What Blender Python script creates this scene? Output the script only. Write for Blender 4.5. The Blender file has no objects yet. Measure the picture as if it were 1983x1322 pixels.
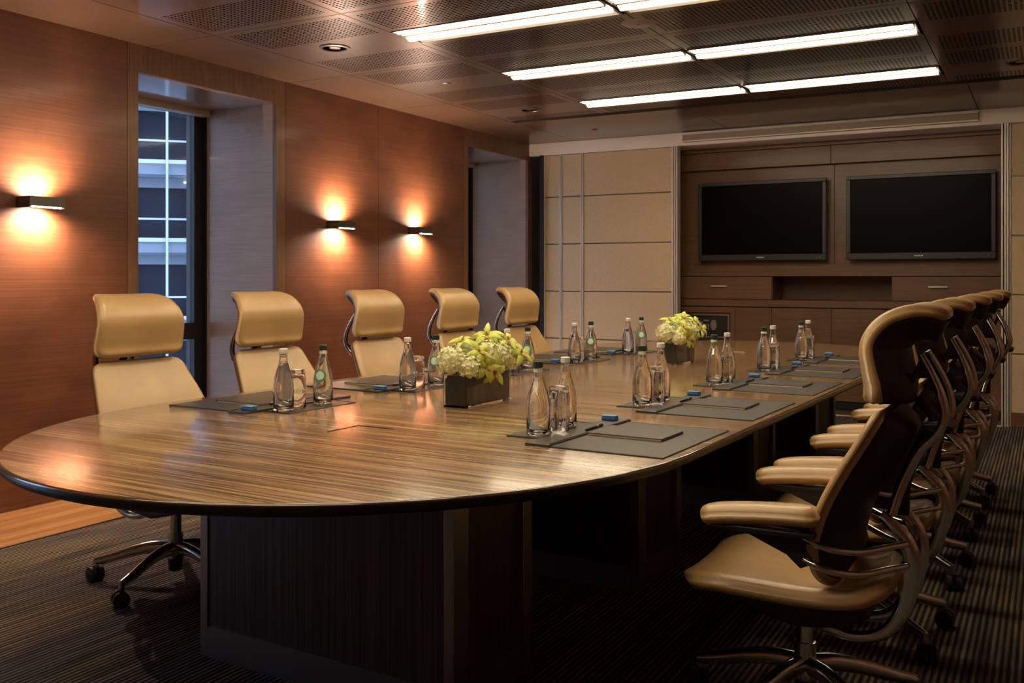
import bpy, bmesh, math, random
from mathutils import Vector, Matrix
random.seed(7)
C = bpy.context.scene.collection
PI = math.pi

# ------------------------------------------------------------------ materials
def new_mat(name):
    m = bpy.data.materials.new(name); m.use_nodes = True
    nt = m.node_tree
    for n in list(nt.nodes): nt.nodes.remove(n)
    out = nt.nodes.new('ShaderNodeOutputMaterial')
    b = nt.nodes.new('ShaderNodeBsdfPrincipled')
    nt.links.new(b.outputs[0], out.inputs[0])
    return m, nt, b
def plain(name, col, rough=.5, metal=0., spec=.5, coat=0., trans=0., ior=1.45, emit=None, es=0., alpha=1.):
    m, nt, b = new_mat(name)
    b.inputs['Base Color'].default_value = (*col, 1)
    b.inputs['Roughness'].default_value = rough
    b.inputs['Metallic'].default_value = metal
    b.inputs['Specular IOR Level'].default_value = spec
    b.inputs['Coat Weight'].default_value = coat
    b.inputs['Coat Roughness'].default_value = .08
    b.inputs['Transmission Weight'].default_value = trans
    b.inputs['IOR'].default_value = ior
    if emit: 
        b.inputs['Emission Color'].default_value = (*emit, 1); b.inputs['Emission Strength'].default_value = es
    return m
def noisy(m, nt, b, scale, c1, c2, vec_scale=(1, 1, 1), detail=6, rough_n=.6, bump=0., lo=.3, hi=.7, rot=(0, 0, 0), distort=0.):
    """two-tone noise in object space"""
    tc = nt.nodes.new('ShaderNodeTexCoord'); mp = nt.nodes.new('ShaderNodeMapping')
    mp.inputs['Scale'].default_value = vec_scale; mp.inputs['Rotation'].default_value = rot
    nt.links.new(tc.outputs['Object'], mp.inputs[0])
    n = nt.nodes.new('ShaderNodeTexNoise'); n.inputs['Scale'].default_value = scale
    n.inputs['Detail'].default_value = detail; n.inputs['Roughness'].default_value = rough_n
    n.inputs['Distortion'].default_value = distort
    nt.links.new(mp.outputs[0], n.inputs['Vector'])
    r = nt.nodes.new('ShaderNodeValToRGB')
    r.color_ramp.elements[0].position = lo; r.color_ramp.elements[0].color = (*c1, 1)
    r.color_ramp.elements[1].position = hi; r.color_ramp.elements[1].color = (*c2, 1)
    nt.links.new(n.outputs['Fac'], r.inputs[0])
    if bump:
        bp = nt.nodes.new('ShaderNodeBump'); bp.inputs['Strength'].default_value = bump; bp.inputs['Distance'].default_value = .002
        nt.links.new(n.outputs['Fac'], bp.inputs['Height']); nt.links.new(bp.outputs[0], b.inputs['Normal'])
    return tc, n, r
def mixcol(nt, a, bb, fac, mode='MIX'):
    mx = nt.nodes.new('ShaderNodeMix'); mx.data_type = 'RGBA'; mx.blend_type = mode
    for sock, v in ((6, a), (7, bb), (0, fac)):
        if isinstance(v, (int, float)): mx.inputs[sock].default_value = v
        elif isinstance(v, tuple): mx.inputs[sock].default_value = (*v, 1)
        else: nt.links.new(v, mx.inputs[sock])
    return mx.outputs[2]
def wood(name, c1, c2, grain=(1, 1, 1), rough=.35, coat=.2, figure=.35, fs=1.6, coat_rough=.12):
    """grain = mapping scale: small along the grain, large across"""
    m, nt, b = new_mat(name)
    tc, n, r = noisy(m, nt, b, 1., c1, c2, grain, 8, .65, 0, .28, .72, distort=.3)
    n2 = nt.nodes.new('ShaderNodeTexNoise'); n2.inputs['Scale'].default_value = fs; n2.inputs['Detail'].default_value = 3
    n2.inputs['Distortion'].default_value = 1.2
    nt.links.new(tc.outputs['Object'], n2.inputs['Vector'])
    r2 = nt.nodes.new('ShaderNodeValToRGB'); r2.color_ramp.elements[0].position = .3; r2.color_ramp.elements[1].position = .7
    k = 1 - figure
    r2.color_ramp.elements[0].color = (k, k, k, 1); r2.color_ramp.elements[1].color = (1, 1, 1, 1)
    nt.links.new(n2.outputs['Fac'], r2.inputs[0])
    nt.links.new(mixcol(nt, r.outputs[0], r2.outputs[0], 1., 'MULTIPLY'), b.inputs['Base Color'])
    b.inputs['Roughness'].default_value = rough; b.inputs['Coat Weight'].default_value = coat; b.inputs['Coat Roughness'].default_value = coat_rough
    return m
M = {}
WA, WB = (.130, .042, .017), (.23, .085, .038)
M['wall_wood'] = wood('walnut_wall', WA, WB, (5, 1.1, 120), .42, .12, .38)
M['wall_wood_h'] = wood('walnut_header', (.14, .062, .027), (.25, .12, .056), (60, 60, 3), .42, .12, .3)
M['reveal_wood_lit'] = wood('walnut_reveal_lit', (.33, .22, .16), (.50, .36, .27), (3, 2, 220), .30, 1., .15, coat_rough=.07)  # same walnut as the wall, window sheen lightened into its colour
M['ceil_wood'] = wood('walnut_ceiling', (.068, .036, .020), (.112, .062, .036), (50, 4, 4), .30, .35, .25)
M['cab_wood'] = wood('walnut_cabinet', (.125, .058, .026), (.205, .100, .046), (2, 30, 90), .42, .12, .25)
M['floor_wood'] = wood('oak_floor', (.26, .10, .032), (.62, .31, .115), (13, .5, 1), .28, .4, .1)
M['grey_trim'] = plain('painted_trim', (.90, .82, .72), .45)
M['alu'] = plain('aluminium', (.72, .66, .58), .35, .35)
M['alu_dark'] = plain('dark_anodised', (.16, .14, .125), .36, .8)
M['steel_brushed'] = plain('brushed_steel', (.30, .27, .235), .36, .85)
M['chrome'] = plain('polished_chrome', (.60, .60, .56), .18, 1.)
M['black'] = plain('black_plastic', (.018, .016, .015), .42)
M['dark_shell'] = plain('dark_shell', (.014, .010, .008), .45)
M['black_frame'] = plain('black_frame', (.018, .018, .020), .35)
M['gap'] = plain('dark_gap', (.004, .004, .004), .8)
M['screen'] = plain('tv_screen', (.002, .002, .002), .3, spec=.06)
M['bezel'] = plain('tv_bezel', (.024, .024, .025), .35)
M['tile_gold'] = plain('cream_pages', (.75, .62, .38), .5)
M['blue'] = plain('blue_tin', (.035, .13, .36), .35)
M['blue_top'] = plain('blue_tin_lid', (.16, .34, .62), .3)
M['white'] = plain('white_cap', (.80, .78, .74), .4)
M['green_cap'] = plain('dark_green_cap', (.02, .05, .032), .35)
M['label_green'] = plain('label_green', (.10, .28, .14), .5)
M['label_white'] = plain('label_white', (.62, .72, .62), .5)
M['glass'] = plain('clear_glass', (1, 1, 1), .0, trans=1., ior=1.45)
M['water'] = plain('water', (1, 1, 1), .0, trans=1., ior=1.33)
M['leaf_dark'] = None
M['grille'] = plain('silver_frame', (.28, .26, .24), .35, .7)
M['mark'] = plain('light_mark', (.75, .75, .72), .4)

def leather():
    m, nt, b = new_mat('tan_leather')
    tc, n, r = noisy(m, nt, b, 3., (.42, .25, .10), (.55, .35, .155), (1, 1, 1), 4, .5, 0, .3, .7)
    n2 = nt.nodes.new('ShaderNodeTexNoise'); n2.inputs['Scale'].default_value = 260; n2.inputs['Detail'].default_value = 2
    nt.links.new(tc.outputs['Object'], n2.inputs['Vector'])
    bp = nt.nodes.new('ShaderNodeBump'); bp.inputs['Strength'].default_value = .12; bp.inputs['Distance'].default_value = .001
    nt.links.new(n2.outputs['Fac'], bp.inputs['Height']); nt.links.new(bp.outputs[0], b.inputs['Normal'])
    nt.links.new(r.outputs[0], b.inputs['Base Color'])
    b.inputs['Roughness'].default_value = .36; b.inputs['Coat Weight'].default_value = .35; b.inputs['Coat Roughness'].default_value = .24
    return m
M['leather'] = leather()
def dark_leather():
    m, nt, b = new_mat('dark_leather')
    tc, n, r = noisy(m, nt, b, 14., (.040, .034, .029), (.060, .052, .045), (1, 1, 1), 5, .6, 0, .3, .7)
    nt.links.new(r.outputs[0], b.inputs['Base Color'])
    b.inputs['Roughness'].default_value = .34; b.inputs['Specular IOR Level'].default_value = .8
    return m
M['dark_leather'] = dark_leather()
def perf():
    """walnut panel with square perforations (flat, the shade inside the holes painted dark)"""
    m = wood('perforated_walnut', (.068, .036, .020), (.112, .062, .036), (50, 4, 4), .30, .35, .25)
    nt = m.node_tree; b = [n for n in nt.nodes if n.type == 'BSDF_PRINCIPLED'][0]
    tc = [n for n in nt.nodes if n.type == 'TEX_COORD'][0]
    sp = nt.nodes.new('ShaderNodeSeparateXYZ'); nt.links.new(tc.outputs['Object'], sp.inputs[0])
    outs = []
    for ax, p, w in (('X', .026, .60), ('Y', .026, .55)):
        a = nt.nodes.new('ShaderNodeMath'); a.operation = 'DIVIDE'; a.inputs[1].default_value = p
        nt.links.new(sp.outputs[ax], a.inputs[0])
        f = nt.nodes.new('ShaderNodeMath'); f.operation = 'FRACT'; nt.links.new(a.outputs[0], f.inputs[0])
        l = nt.nodes.new('ShaderNodeMath'); l.operation = 'LESS_THAN'; l.inputs[1].default_value = w
        nt.links.new(f.outputs[0], l.inputs[0]); outs.append(l.outputs[0])
    mu = nt.nodes.new('ShaderNodeMath'); mu.operation = 'MULTIPLY'
    nt.links.new(outs[0], mu.inputs[0]); nt.links.new(outs[1], mu.inputs[1])
    old = b.inputs['Base Color'].links[0].from_socket
    nt.links.new(mixcol(nt, old, (.006, .004, .003), mu.outputs[0]), b.inputs['Base Color'])  # hole shade goes into the base colour as near-black squares
    inv = nt.nodes.new('ShaderNodeMath'); inv.operation = 'MULTIPLY_ADD'; inv.inputs[1].default_value = -.35; inv.inputs[2].default_value = .35
    nt.links.new(mu.outputs[0], inv.inputs[0]); nt.links.new(inv.outputs[0], b.inputs['Coat Weight'])
    inv2 = nt.nodes.new('ShaderNodeMath'); inv2.operation = 'MULTIPLY_ADD'; inv2.inputs[1].default_value = -.5; inv2.inputs[2].default_value = .5
    nt.links.new(mu.outputs[0], inv2.inputs[0]); nt.links.new(inv2.outputs[0], b.inputs['Specular IOR Level'])
    return m
M['perf'] = perf()
def zebrano(name, gscale, c1, c2, c3, rough, coat, spec=.5):
    m, nt, b = new_mat(name)
    tc, n, r = noisy(m, nt, b, 1., c1, c2, gscale, 6, .6, 0, .36, .62, distort=.15)
    el = r.color_ramp.elements.new(.5); el.color = (*c3, 1)
    n2 = nt.nodes.new('ShaderNodeTexNoise'); n2.inputs['Scale'].default_value = 1.; n2.inputs['Detail'].default_value = 2
    mp = nt.nodes.new('ShaderNodeMapping'); mp.inputs['Scale'].default_value = tuple(g * .22 for g in gscale)
    nt.links.new(tc.outputs['Object'], mp.inputs[0]); nt.links.new(mp.outputs[0], n2.inputs['Vector'])
    mr = nt.nodes.new('ShaderNodeMapRange'); mr.inputs[1].default_value = .3; mr.inputs[2].default_value = .7; mr.inputs[3].default_value = .72; mr.inputs[4].default_value = 1.15
    nt.links.new(n2.outputs['Fac'], mr.inputs[0])
    nt.links.new(mixcol(nt, r.outputs[0], mr.outputs[0], 1., 'MULTIPLY'), b.inputs['Base Color'])
    b.inputs['Roughness'].default_value = rough; b.inputs['Coat Weight'].default_value = coat; b.inputs['Coat Roughness'].default_value = .13
    b.inputs['Specular IOR Level'].default_value = spec
    return m
M['table'] = zebrano('zebrano_top', (1.6, 88, 2), (.080, .042, .018), (.44, .275, .130), (.28, .160, .074), .24, .6)
M['table_edge'] = plain('dark_lacquered_edge', (.016, .010, .007), .35, spec=.3)
M['table_bevel'] = plain('polished_bevel', (.07, .04, .022), .14, coat=.8)
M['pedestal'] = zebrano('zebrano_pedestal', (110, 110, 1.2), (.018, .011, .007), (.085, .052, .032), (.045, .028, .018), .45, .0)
def carpet():
    m, nt, b = new_mat('ribbed_carpet')
    tc, n, r = noisy(m, nt, b, 1., (.042, .042, .050), (.25, .20, .155), (34, 1.6, 1), 5, .6, 0, .33, .7)
    n3 = nt.nodes.new('ShaderNodeTexNoise'); n3.inputs['Scale'].default_value = 1.
    mp = nt.nodes.new('ShaderNodeMapping'); mp.inputs['Scale'].default_value = (3.2, .9, 1)
    nt.links.new(tc.outputs['Object'], mp.inputs[0]); nt.links.new(mp.outputs[0], n3.inputs['Vector'])
    r3 = nt.nodes.new('ShaderNodeValToRGB'); r3.color_ramp.elements[0].position = .4; r3.color_ramp.elements[1].position = .62
    r3.color_ramp.elements[0].color = (.75, .72, .80, 1); r3.color_ramp.elements[1].color = (1.1, .98, .72, 1)
    nt.links.new(n3.outputs['Fac'], r3.inputs[0])
    base = mixcol(nt, r.outputs[0], r3.outputs[0], 1., 'MULTIPLY')
    sp = nt.nodes.new('ShaderNodeSeparateXYZ'); nt.links.new(tc.outputs['Object'], sp.inputs[0])
    a = nt.nodes.new('ShaderNodeMath'); a.operation = 'MULTIPLY'; a.inputs[1].default_value = 2 * PI / .021
    nt.links.new(sp.outputs['X'], a.inputs[0])
    s = nt.nodes.new('ShaderNodeMath'); s.operation = 'SINE'; nt.links.new(a.outputs[0], s.inputs[0])
    a2 = nt.nodes.new('ShaderNodeMath'); a2.operation = 'MULTIPLY'; a2.inputs[1].default_value = 2 * PI / .012
    nt.links.new(sp.outputs['Y'], a2.inputs[0])
    s2 = nt.nodes.new('ShaderNodeMath'); s2.operation = 'SINE'; nt.links.new(a2.outputs[0], s2.inputs[0])
    ad = nt.nodes.new('ShaderNodeMath'); ad.operation = 'MULTIPLY_ADD'; ad.inputs[1].default_value = .3
    nt.links.new(s2.outputs[0], ad.inputs[0]); nt.links.new(s.outputs[0], ad.inputs[2])
    mr = nt.nodes.new('ShaderNodeMapRange'); mr.inputs[1].default_value = -.5; mr.inputs[2].default_value = .6; mr.inputs[3].default_value = .22; mr.inputs[4].default_value = 1.35
    nt.links.new(ad.outputs[0], mr.inputs[0])
    nt.links.new(mixcol(nt, base, mr.outputs[0], 1., 'MULTIPLY'), b.inputs['Base Color'])
    bp = nt.nodes.new('ShaderNodeBump'); bp.inputs['Strength'].default_value = .6; bp.inputs['Distance'].default_value = .004
    nt.links.new(ad.outputs[0], bp.inputs['Height']); nt.links.new(bp.outputs[0], b.inputs['Normal'])
    b.inputs['Roughness'].default_value = .95; b.inputs['Specular IOR Level'].default_value = .15
    return m
M['carpet'] = carpet()
def fabric():
    m, nt, b = new_mat('tan_partition_fabric')
    tc, n, r = noisy(m, nt, b, 60., (.58, .43, .25), (.66, .50, .31), (1, 1, 1), 4, .6, .15, .3, .7)
    nt.links.new(r.outputs[0], b.inputs['Base Color']); b.inputs['Roughness'].default_value = .62
    return m
M['fabric'] = fabric()
def leafy():
    m, nt, b = new_mat('dark_leaf_lining')
    tc, n, r = noisy(m, nt, b, 1., (.010, .013, .006), (.050, .050, .026), (60, 60, 8), 5, .6, 0, .3, .7)
    nt.links.new(r.outputs[0], b.inputs['Base Color']); b.inputs['Roughness'].default_value = .5
    return m
M['leaf_dark'] = leafy()
def petal(name, c1, c2, sc=30):
    m, nt, b = new_mat(name)
    tc, n, r = noisy(m, nt, b, sc, c1, c2, (1, 1, 1), 3, .5, 0, .35, .65)
    nt.links.new(r.outputs[0], b.inputs['Base Color']); b.inputs['Roughness'].default_value = .5
    b.inputs['Subsurface Weight'].default_value = .0
    return m
M['orchid'] = petal('lime_petal', (.46, .54, .05), (.70, .74, .16))
M['hydrangea'] = petal('cream_petal', (.68, .68, .30), (.88, .84, .56), 45)
M['lip'] = petal('orchid_lip', (.55, .42, .12), (.45, .12, .05), 120)
def pane():
    m = bpy.data.materials.new('window_pane'); m.use_nodes = True; nt = m.node_tree
    for n in list(nt.nodes): nt.nodes.remove(n)
    out = nt.nodes.new('ShaderNodeOutputMaterial'); t = nt.nodes.new('ShaderNodeBsdfTransparent'); g = nt.nodes.new('ShaderNodeBsdfGlossy')
    t.inputs[0].default_value = (.90, .95, 1, 1); g.inputs['Roughness'].default_value = .02
    fr = nt.nodes.new('ShaderNodeFresnel'); fr.inputs[0].default_value = 1.45
    mx = nt.nodes.new('ShaderNodeMixShader')
    nt.links.new(fr.outputs[0], mx.inputs[0]); nt.links.new(t.outputs[0], mx.inputs[1]); nt.links.new(g.outputs[0], mx.inputs[2])
    nt.links.new(mx.outputs[0], out.inputs[0]); return m
M['pane'] = pane()
def emis(name, col, s):
    m, nt, b = new_mat(name)
    b.inputs['Base Color'].default_value = (0, 0, 0, 1)
    b.inputs['Emission Color'].default_value = (*col, 1); b.inputs['Emission Strength'].default_value = s
    return m
LAMP = (1., .80, .58)
M['lamp'] = emis('fluorescent_diffuser', (1., .83, .57), 7.0)
M['lamp2'] = emis('fluorescent_diffuser_side', (1., .82, .56), 7.)
M['sconce_lens'] = emis('sconce_lens', (1., .80, .55), 9.)
M['facade_lit'] = emis('lit_office', (.30, .45, .70), .05)
M['spot_lit'] = emis('facade_spot', (.9, .95, 1.), 2.)
M['facade_white'] = plain('facade_white', (.44, .48, .52), .6)
M['facade_band'] = plain('facade_band', (.17, .21, .25), .6)
M['facade_dark'] = plain('facade_dark_glass', (.010, .018, .032), .6, spec=.15)

# ------------------------------------------------------------------ mesh builder
class MB:
    def __init__(s): s.v = []; s.f = []; s.mi = []; s.mats = []; s.cur = 0
    def mat(s, m):
        if m not in s.mats: s.mats.append(m)
        s.cur = s.mats.index(m); return s
    def add(s, vs, fs):
        o = len(s.v); s.v += [tuple(v) for v in vs]
        for f in fs: s.f.append(tuple(i + o for i in f)); s.mi.append(s.cur)
        return s
    def box(s, x0, x1, y0, y1, z0, z1):
        vs = [(x, y, z) for z in (z0, z1) for y in (y0, y1) for x in (x0, x1)]
        return s.add(vs, [(0, 2, 3, 1), (4, 5, 7, 6), (0, 1, 5, 4), (1, 3, 7, 5), (3, 2, 6, 7), (2, 0, 4, 6)])
    def prism(s, pts, z0, z1):
        n = len(pts)
        vs = [(x, y, z0) for x, y in pts] + [(x, y, z1) for x, y in pts]
        return s.add(vs, [tuple(range(n))[::-1], tuple(range(n, 2 * n))] + [(i, (i + 1) % n, n + (i + 1) % n, n + i) for i in range(n)])
    def prism_y(s, pts, y0, y1):       # outline in (x,z) extruded along y
        n = len(pts)
        vs = [(x, y0, z) for x, z in pts] + [(x, y1, z) for x, z in pts]
        return s.add(vs, [tuple(range(n)), tuple(range(n, 2 * n))[::-1]] + [(i, n + i, n + (i + 1) % n, (i + 1) % n) for i in range(n)])
    def lathe(s, prof, seg=24, c=(0, 0, 0), flute=0, fn=10, closed=False):
        vs = []; fs = []; n = len(prof)
        for r, z in prof:
            for k in range(seg):
                a = 2 * PI * k / seg; rr = r * (1 + flute * math.cos(fn * a))
                vs.append((c[0] + rr * math.cos(a), c[1] + rr * math.sin(a), c[2] + z))
        for i in range(n - 1):
            for k in range(seg):
                fs.append((i * seg + k, i * seg + (k + 1) % seg, (i + 1) * seg + (k + 1) % seg, (i + 1) * seg + k))
        if closed:
            for k in range(seg): fs.append(((n - 1) * seg + k, (n - 1) * seg + (k + 1) % seg, (k + 1) % seg, k))
        else:
            fs.append(tuple(range(seg))[::-1]); fs.append(tuple(range((n - 1) * seg, n * seg)))
        return s.add(vs, fs)
    def tube(s, path, rad, seg=10, flat=None):
        P = [Vector(p) for p in path]; n = len(P); vs = []; fs = []
        if not hasattr(rad, '__len__'): rad = [rad] * n
        up = Vector((0, 0, 1)); prev = None
        for i in range(n):
            t = (P[min(i + 1, n - 1)] - P[max(i - 1, 0)]).normalized()
            if prev is None:
                a = up if abs(t.z) < .9 else Vector((0, 1, 0))
                u = t.cross(a).normalized()
            else:
                u = (prev - t * prev.dot(t)).normalized()
            prev = u; w = t.cross(u)
            ru = rad[i]; rw = rad[i] if flat is None else rad[i] * flat
            for k in range(seg):
                a = 2 * PI * k / seg
                vs.append(P[i] + u * ru * math.cos(a) + w * rw * math.sin(a))
        for i in range(n - 1):
            for k in range(seg):
                fs.append((i * seg + k, i * seg + (k + 1) % seg, (i + 1) * seg + (k + 1) % seg, (i + 1) * seg + k))
        fs.append(tuple(range(seg))[::-1]); fs.append(tuple(range((n - 1) * seg, n * seg)))
        return s.add(vs, fs)
    def build(s, name, m=None, parent=None, smooth=False, bevel=0., bseg=2, subsurf=0, loc=None, angle=40):
        me = bpy.data.meshes.new(name); me.from_pydata(s.v, [], s.f)
        if m is not None: me.materials.append(m)
        else:
            for mm in s.mats: me.materials.append(mm)
            me.polygons.foreach_set('material_index', s.mi)
        bm = bmesh.new(); bm.from_mesh(me); bmesh.ops.recalc_face_normals(bm, faces=bm.faces[:]); bm.to_mesh(me); bm.free()
        o = bpy.data.objects.new(name, me); C.objects.link(o)
        if parent: o.parent = parent
        if loc: o.location = loc
        if bevel:
            b = o.modifiers.new('bevel', 'BEVEL'); b.width = bevel; b.segments = bseg; b.limit_method = 'ANGLE'; b.angle_limit = math.radians(30)
            smooth = True
        if subsurf:
            b = o.modifiers.new('sub', 'SUBSURF'); b.levels = subsurf; b.render_levels = subsurf
        if smooth:
            me.polygons.foreach_set('use_smooth', [True] * len(me.polygons))
            try:
                me.set_sharp_from_angle(angle=math.radians(angle))
            except Exception: pass
        me.update()
        return o
def empty(name, loc=(0, 0, 0), rz=0., label=None, cat=None, group=None):
    o = bpy.data.objects.new(name, None); C.objects.link(o); o.empty_display_size = .1
    o.location = loc; o.rotation_euler = (0, 0, rz)
    tag(o, label, cat, group); return o
def tag(o, label=None, cat=None, group=None, kind=None):
    if label: o['label'] = label
    if cat: o['category'] = cat
    if group: o['group'] = group
    if kind: o['kind'] = kind
    return o
def struct(o): o['kind'] = 'structure'; return o
def kids(o): return [c for c in bpy.data.objects if c.parent == o]
def dup(o, loc=None, rz=None, label=None, parent=None):
    ch = kids(o)
    c = o.copy(); C.objects.link(c)
    if parent is not None: c.parent = parent
    if loc is not None: c.location = loc
    if rz is not None: c.rotation_euler = (0, 0, rz)
    if label: c['label'] = label
    for k in ch: dup(k, parent=c)
    return c
def catmull(pts, n):
    P = [Vector(p) for p in pts]; P = [2 * P[0] - P[1]] + P + [2 * P[-1] - P[-2]]; out = []
    for i in range(1, len(P) - 2):
        for k in range(n):
            t = k / n
            out.append(.5 * ((2 * P[i]) + (-P[i - 1] + P[i + 1]) * t + (2 * P[i - 1] - 5 * P[i] + 4 * P[i + 1] - P[i + 2]) * t * t + (-P[i - 1] + 3 * P[i] - 3 * P[i + 1] + P[i + 2]) * t ** 3))
    out.append(P[-2]); return out

# ------------------------------------------------------------------ the room
WX, RX, ZC, YB, YN = -4.84, .92, 2.67, 9.06, -.9
# floor
struct(MB().box(-4.22, RX, YN, 9.9, -.05, 0).build('floor', M['carpet']))
fb = MB()
for k in range(7):
    x0 = WX - .02 + k * .0915; fb.box(x0, x0 + .090, YN, 9.9, -.05, .001)
fb.box(-5.75, WX - .03, .1, 9.1, -.05, .001)
struct(fb.build('trim_1', M['floor_wood']))
struct(MB().box(-4.22, -4.208, YN, 9.0, -.02, .004).build('trim_2', M['alu_dark']))
# left wall with two window bays
lw = MB(); lw.mat(M['wall_wood'])
def wall_panel(y0, y1, z0=0, z1=ZC):
    lw.box(WX - .03, WX, y0 + .0025, y1 - .0025, z0, z1)
for y0, y1 in ((YN, .11), (1.48, 2.70), (2.70, 3.92), (5.29, 6.40), (6.40, 7.735)): wall_panel(y0, y1)
lw.mat(M['gap'])
for y0, y1 in ((YN, .12), (1.47, 3.93), (5.28, 7.74)): lw.box(WX - .2, WX - .031, y0, y1, 0, ZC)
lw.mat(M['wall_wood_h'])
for y0, y1 in ((.11, .19), (1.384, 1.48), (3.92, 4.0), (5.194, 5.29), (7.735, 7.81), (9.02, 9.10)):
    lw.box(WX - .03, WX, y0 + .001, y1 - .0005, 0, 2.5); 
for y0, y1 in ((.11, 1.48), (3.92, 5.29), (7.735, 9.10)): lw.box(WX - .03, WX, y0 + .001, y1 - .001, 2.5005, ZC)
lw.mat(M['reveal_wood_lit'])
for y0, y1 in ((.19, 1.384), (4.0, 5.194), (7.81, 9.02)):
    lw.box(-5.62, WX - .0305, y0 - .03, y0, 0, 2.5)
    lw.box(-5.53, WX - .0305, y1, y1 + .03, 0, 2.5)
    lw.box(-5.62, WX - .0305, y0 - .03, y1 + .03, 2.5, 2.53)
lw.mat(M['black_frame'])
for y0, y1 in ((.19, 1.384), (4.0, 5.194), (7.81, 9.02)):
    lw.box(-5.75, -5.535, y1 - .0, y1 + .05, 0, 2.6)
lw.mat(M['gap'])
for y0, y1 in ((YN - .1, .15), (1.44, 3.96), (5.25, 7.77), (9.06, 10.3)): lw.box(-5.8, WX - .2, y0, y1, -.1, ZC + .1)
for y0, y1 in ((.15, 1.44), (3.96, 5.25), (7.77, 9.06)): lw.box(-5.8, WX - .031, y0, y1, 2.56, ZC + .1)
struct(lw.build('wall_left'))
for i, (y0, y1) in enumerate(((4.0, 5.194), (7.81, 9.02), (.19, 1.384))):
    w = MB()
    X0, X1 = -5.66, -5.58
    for a, b_ in ((y0, y0 + .06), (y1 - .075, y1)): w.box(X0, X1, a, b_, .0, 2.5)
    w.box(X0, X1, y0 + .06, y1 - .075, .79, .91)
    w.box(X0, X1, y0 + .06, y1 - .075, 0, .06); w.box(X0, X1, y0 + .06, y1 - .075, 2.47, 2.5)
    wo = struct(w.build('window_%d' % (i + 1), M['black_frame'], bevel=.004))
    g = MB().box(-5.625, -5.619, y0 + .06, y1 - .075, .06, .79).box(-5.625, -5.619, y0 + .06, y1 - .075, .91, 2.47)
    g.build('window_pane', M['pane'], wo)
    MB().box(-5.575, -5.50, y0, y1, 2.455, 2.499).build('window_head_trim', M['alu'], wo)
    MB().box(-5.60, -5.585, y1 - .060, y1 - .052, .92, 2.44).box(-5.60, -5.585, y1 - .030, y1 - .024, .92, 2.44).build('window_bead', M['alu_dark'], wo)
# hidden walls that enclose the room
rw = MB(); rw.mat(M['wall_wood'])
for k in range(8): rw.box(RX, RX + .03, YN + k * 1.245 + .003, YN + (k + 1) * 1.245 - .003, 0, ZC)
rw.mat(M['gap']); rw.box(RX + .031, RX + .1, YN, 10.2, -.1, ZC + .1)
struct(rw.build('wall_right'))
nw = MB(); nw.mat(M['wall_wood'])
for k in range(5): nw.box(WX + k * 1.152 + .003, WX + (k + 1) * 1.152 - .003, YN - .03, YN, 0, ZC)
nw.mat(M['gap']); nw.box(-5.8, RX + .1, YN - .1, YN - .031, -.1, ZC + .1)
struct(nw.build('wall_front'))
# ceiling
cl = MB()
CX_ = [WX - .03, -4.28, -3.33, -1.985, -.635, .32, RX]
rows = [YN, .275, 1.54, 2.805, 4.07, 5.335, 6.60, 7.63]
g = .003; zt = ZC + .02
def cpan(x0, x1, y0, y1, m): cl.mat(M[m]); cl.box(x0, x1, y0, y1, ZC, zt)
LIGHTS = []
for ci in range(6):
    x0, x1 = CX_[ci] + g, CX_[ci + 1] - g
    for ri in range(7):
        y0, y1 = rows[ri] + g, rows[ri + 1] - g
        b0 = rows[ri] if ri else .275 - 1.265
        if ci == 0: cpan(x0, x1, y0, y1, 'ceil_wood'); continue
        bands = [(0, .055, 'ceil_wood'), (.055, .425, 'perf'), (.425, .83, 'ceil_wood'), (.83, 1.205, 'perf'), (1.205, 1.265, 'ceil_wood')]
        if ci in (2, 3):
            bands = [(0, .055, 'ceil_wood'), (.055, .40, 'perf'), (.40, .437, 'ceil_wood'), (.437, .737, None), (.737, .80, 'ceil_wood'), (.80, 1.205, 'perf'), (1.205, 1.265, 'ceil_wood')]
        for a, b_, m in bands:
            ya, yb = max(y0, b0 + a), min(y1, b0 + b_)
            if yb <= ya: continue
            if m is None: LIGHTS.append((x0, x1, ya, yb)); continue
            e = .05 if m == 'perf' else 0
            if e:
                cpan(x0, x0 + e, ya, yb, 'ceil_wood'); cpan(x1 - e, x1, ya, yb, 'ceil_wood')
            cpan(x0 + e, x1 - e, ya, yb, m)
cl.mat(M['ceil_wood'])
cl.box(WX - .03, -4.283, 7.63, YB, ZC, zt)
for a, b_ in ((-4.277, -2.655), (-2.649, -.52), (-.514, RX)): cl.box(a, b_, 7.76, YB, ZC, zt)
cl.mat(M['gap']); cl.box(-5.8, RX + .1, YN - .1, 10.3, ZC + .075, ZC + .12)
cl.box(WX, -4.277, YN, 9., zt + .001, zt + .01)
struct(cl.build('ceiling'))
sd = MB(); sd.mat(M['black']); sd.box(-4.277, .9, 7.632, 7.757, ZC + .012, ZC + .05)
for k in range(3): sd.box(-4.277, .9, 7.65 + k * .035, 7.656 + k * .035, ZC - .0, ZC + .012)
tag(sd.build('slot_diffuser'), 'long black linear air slot across the dark ceiling before the beam', 'air vent')

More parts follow.
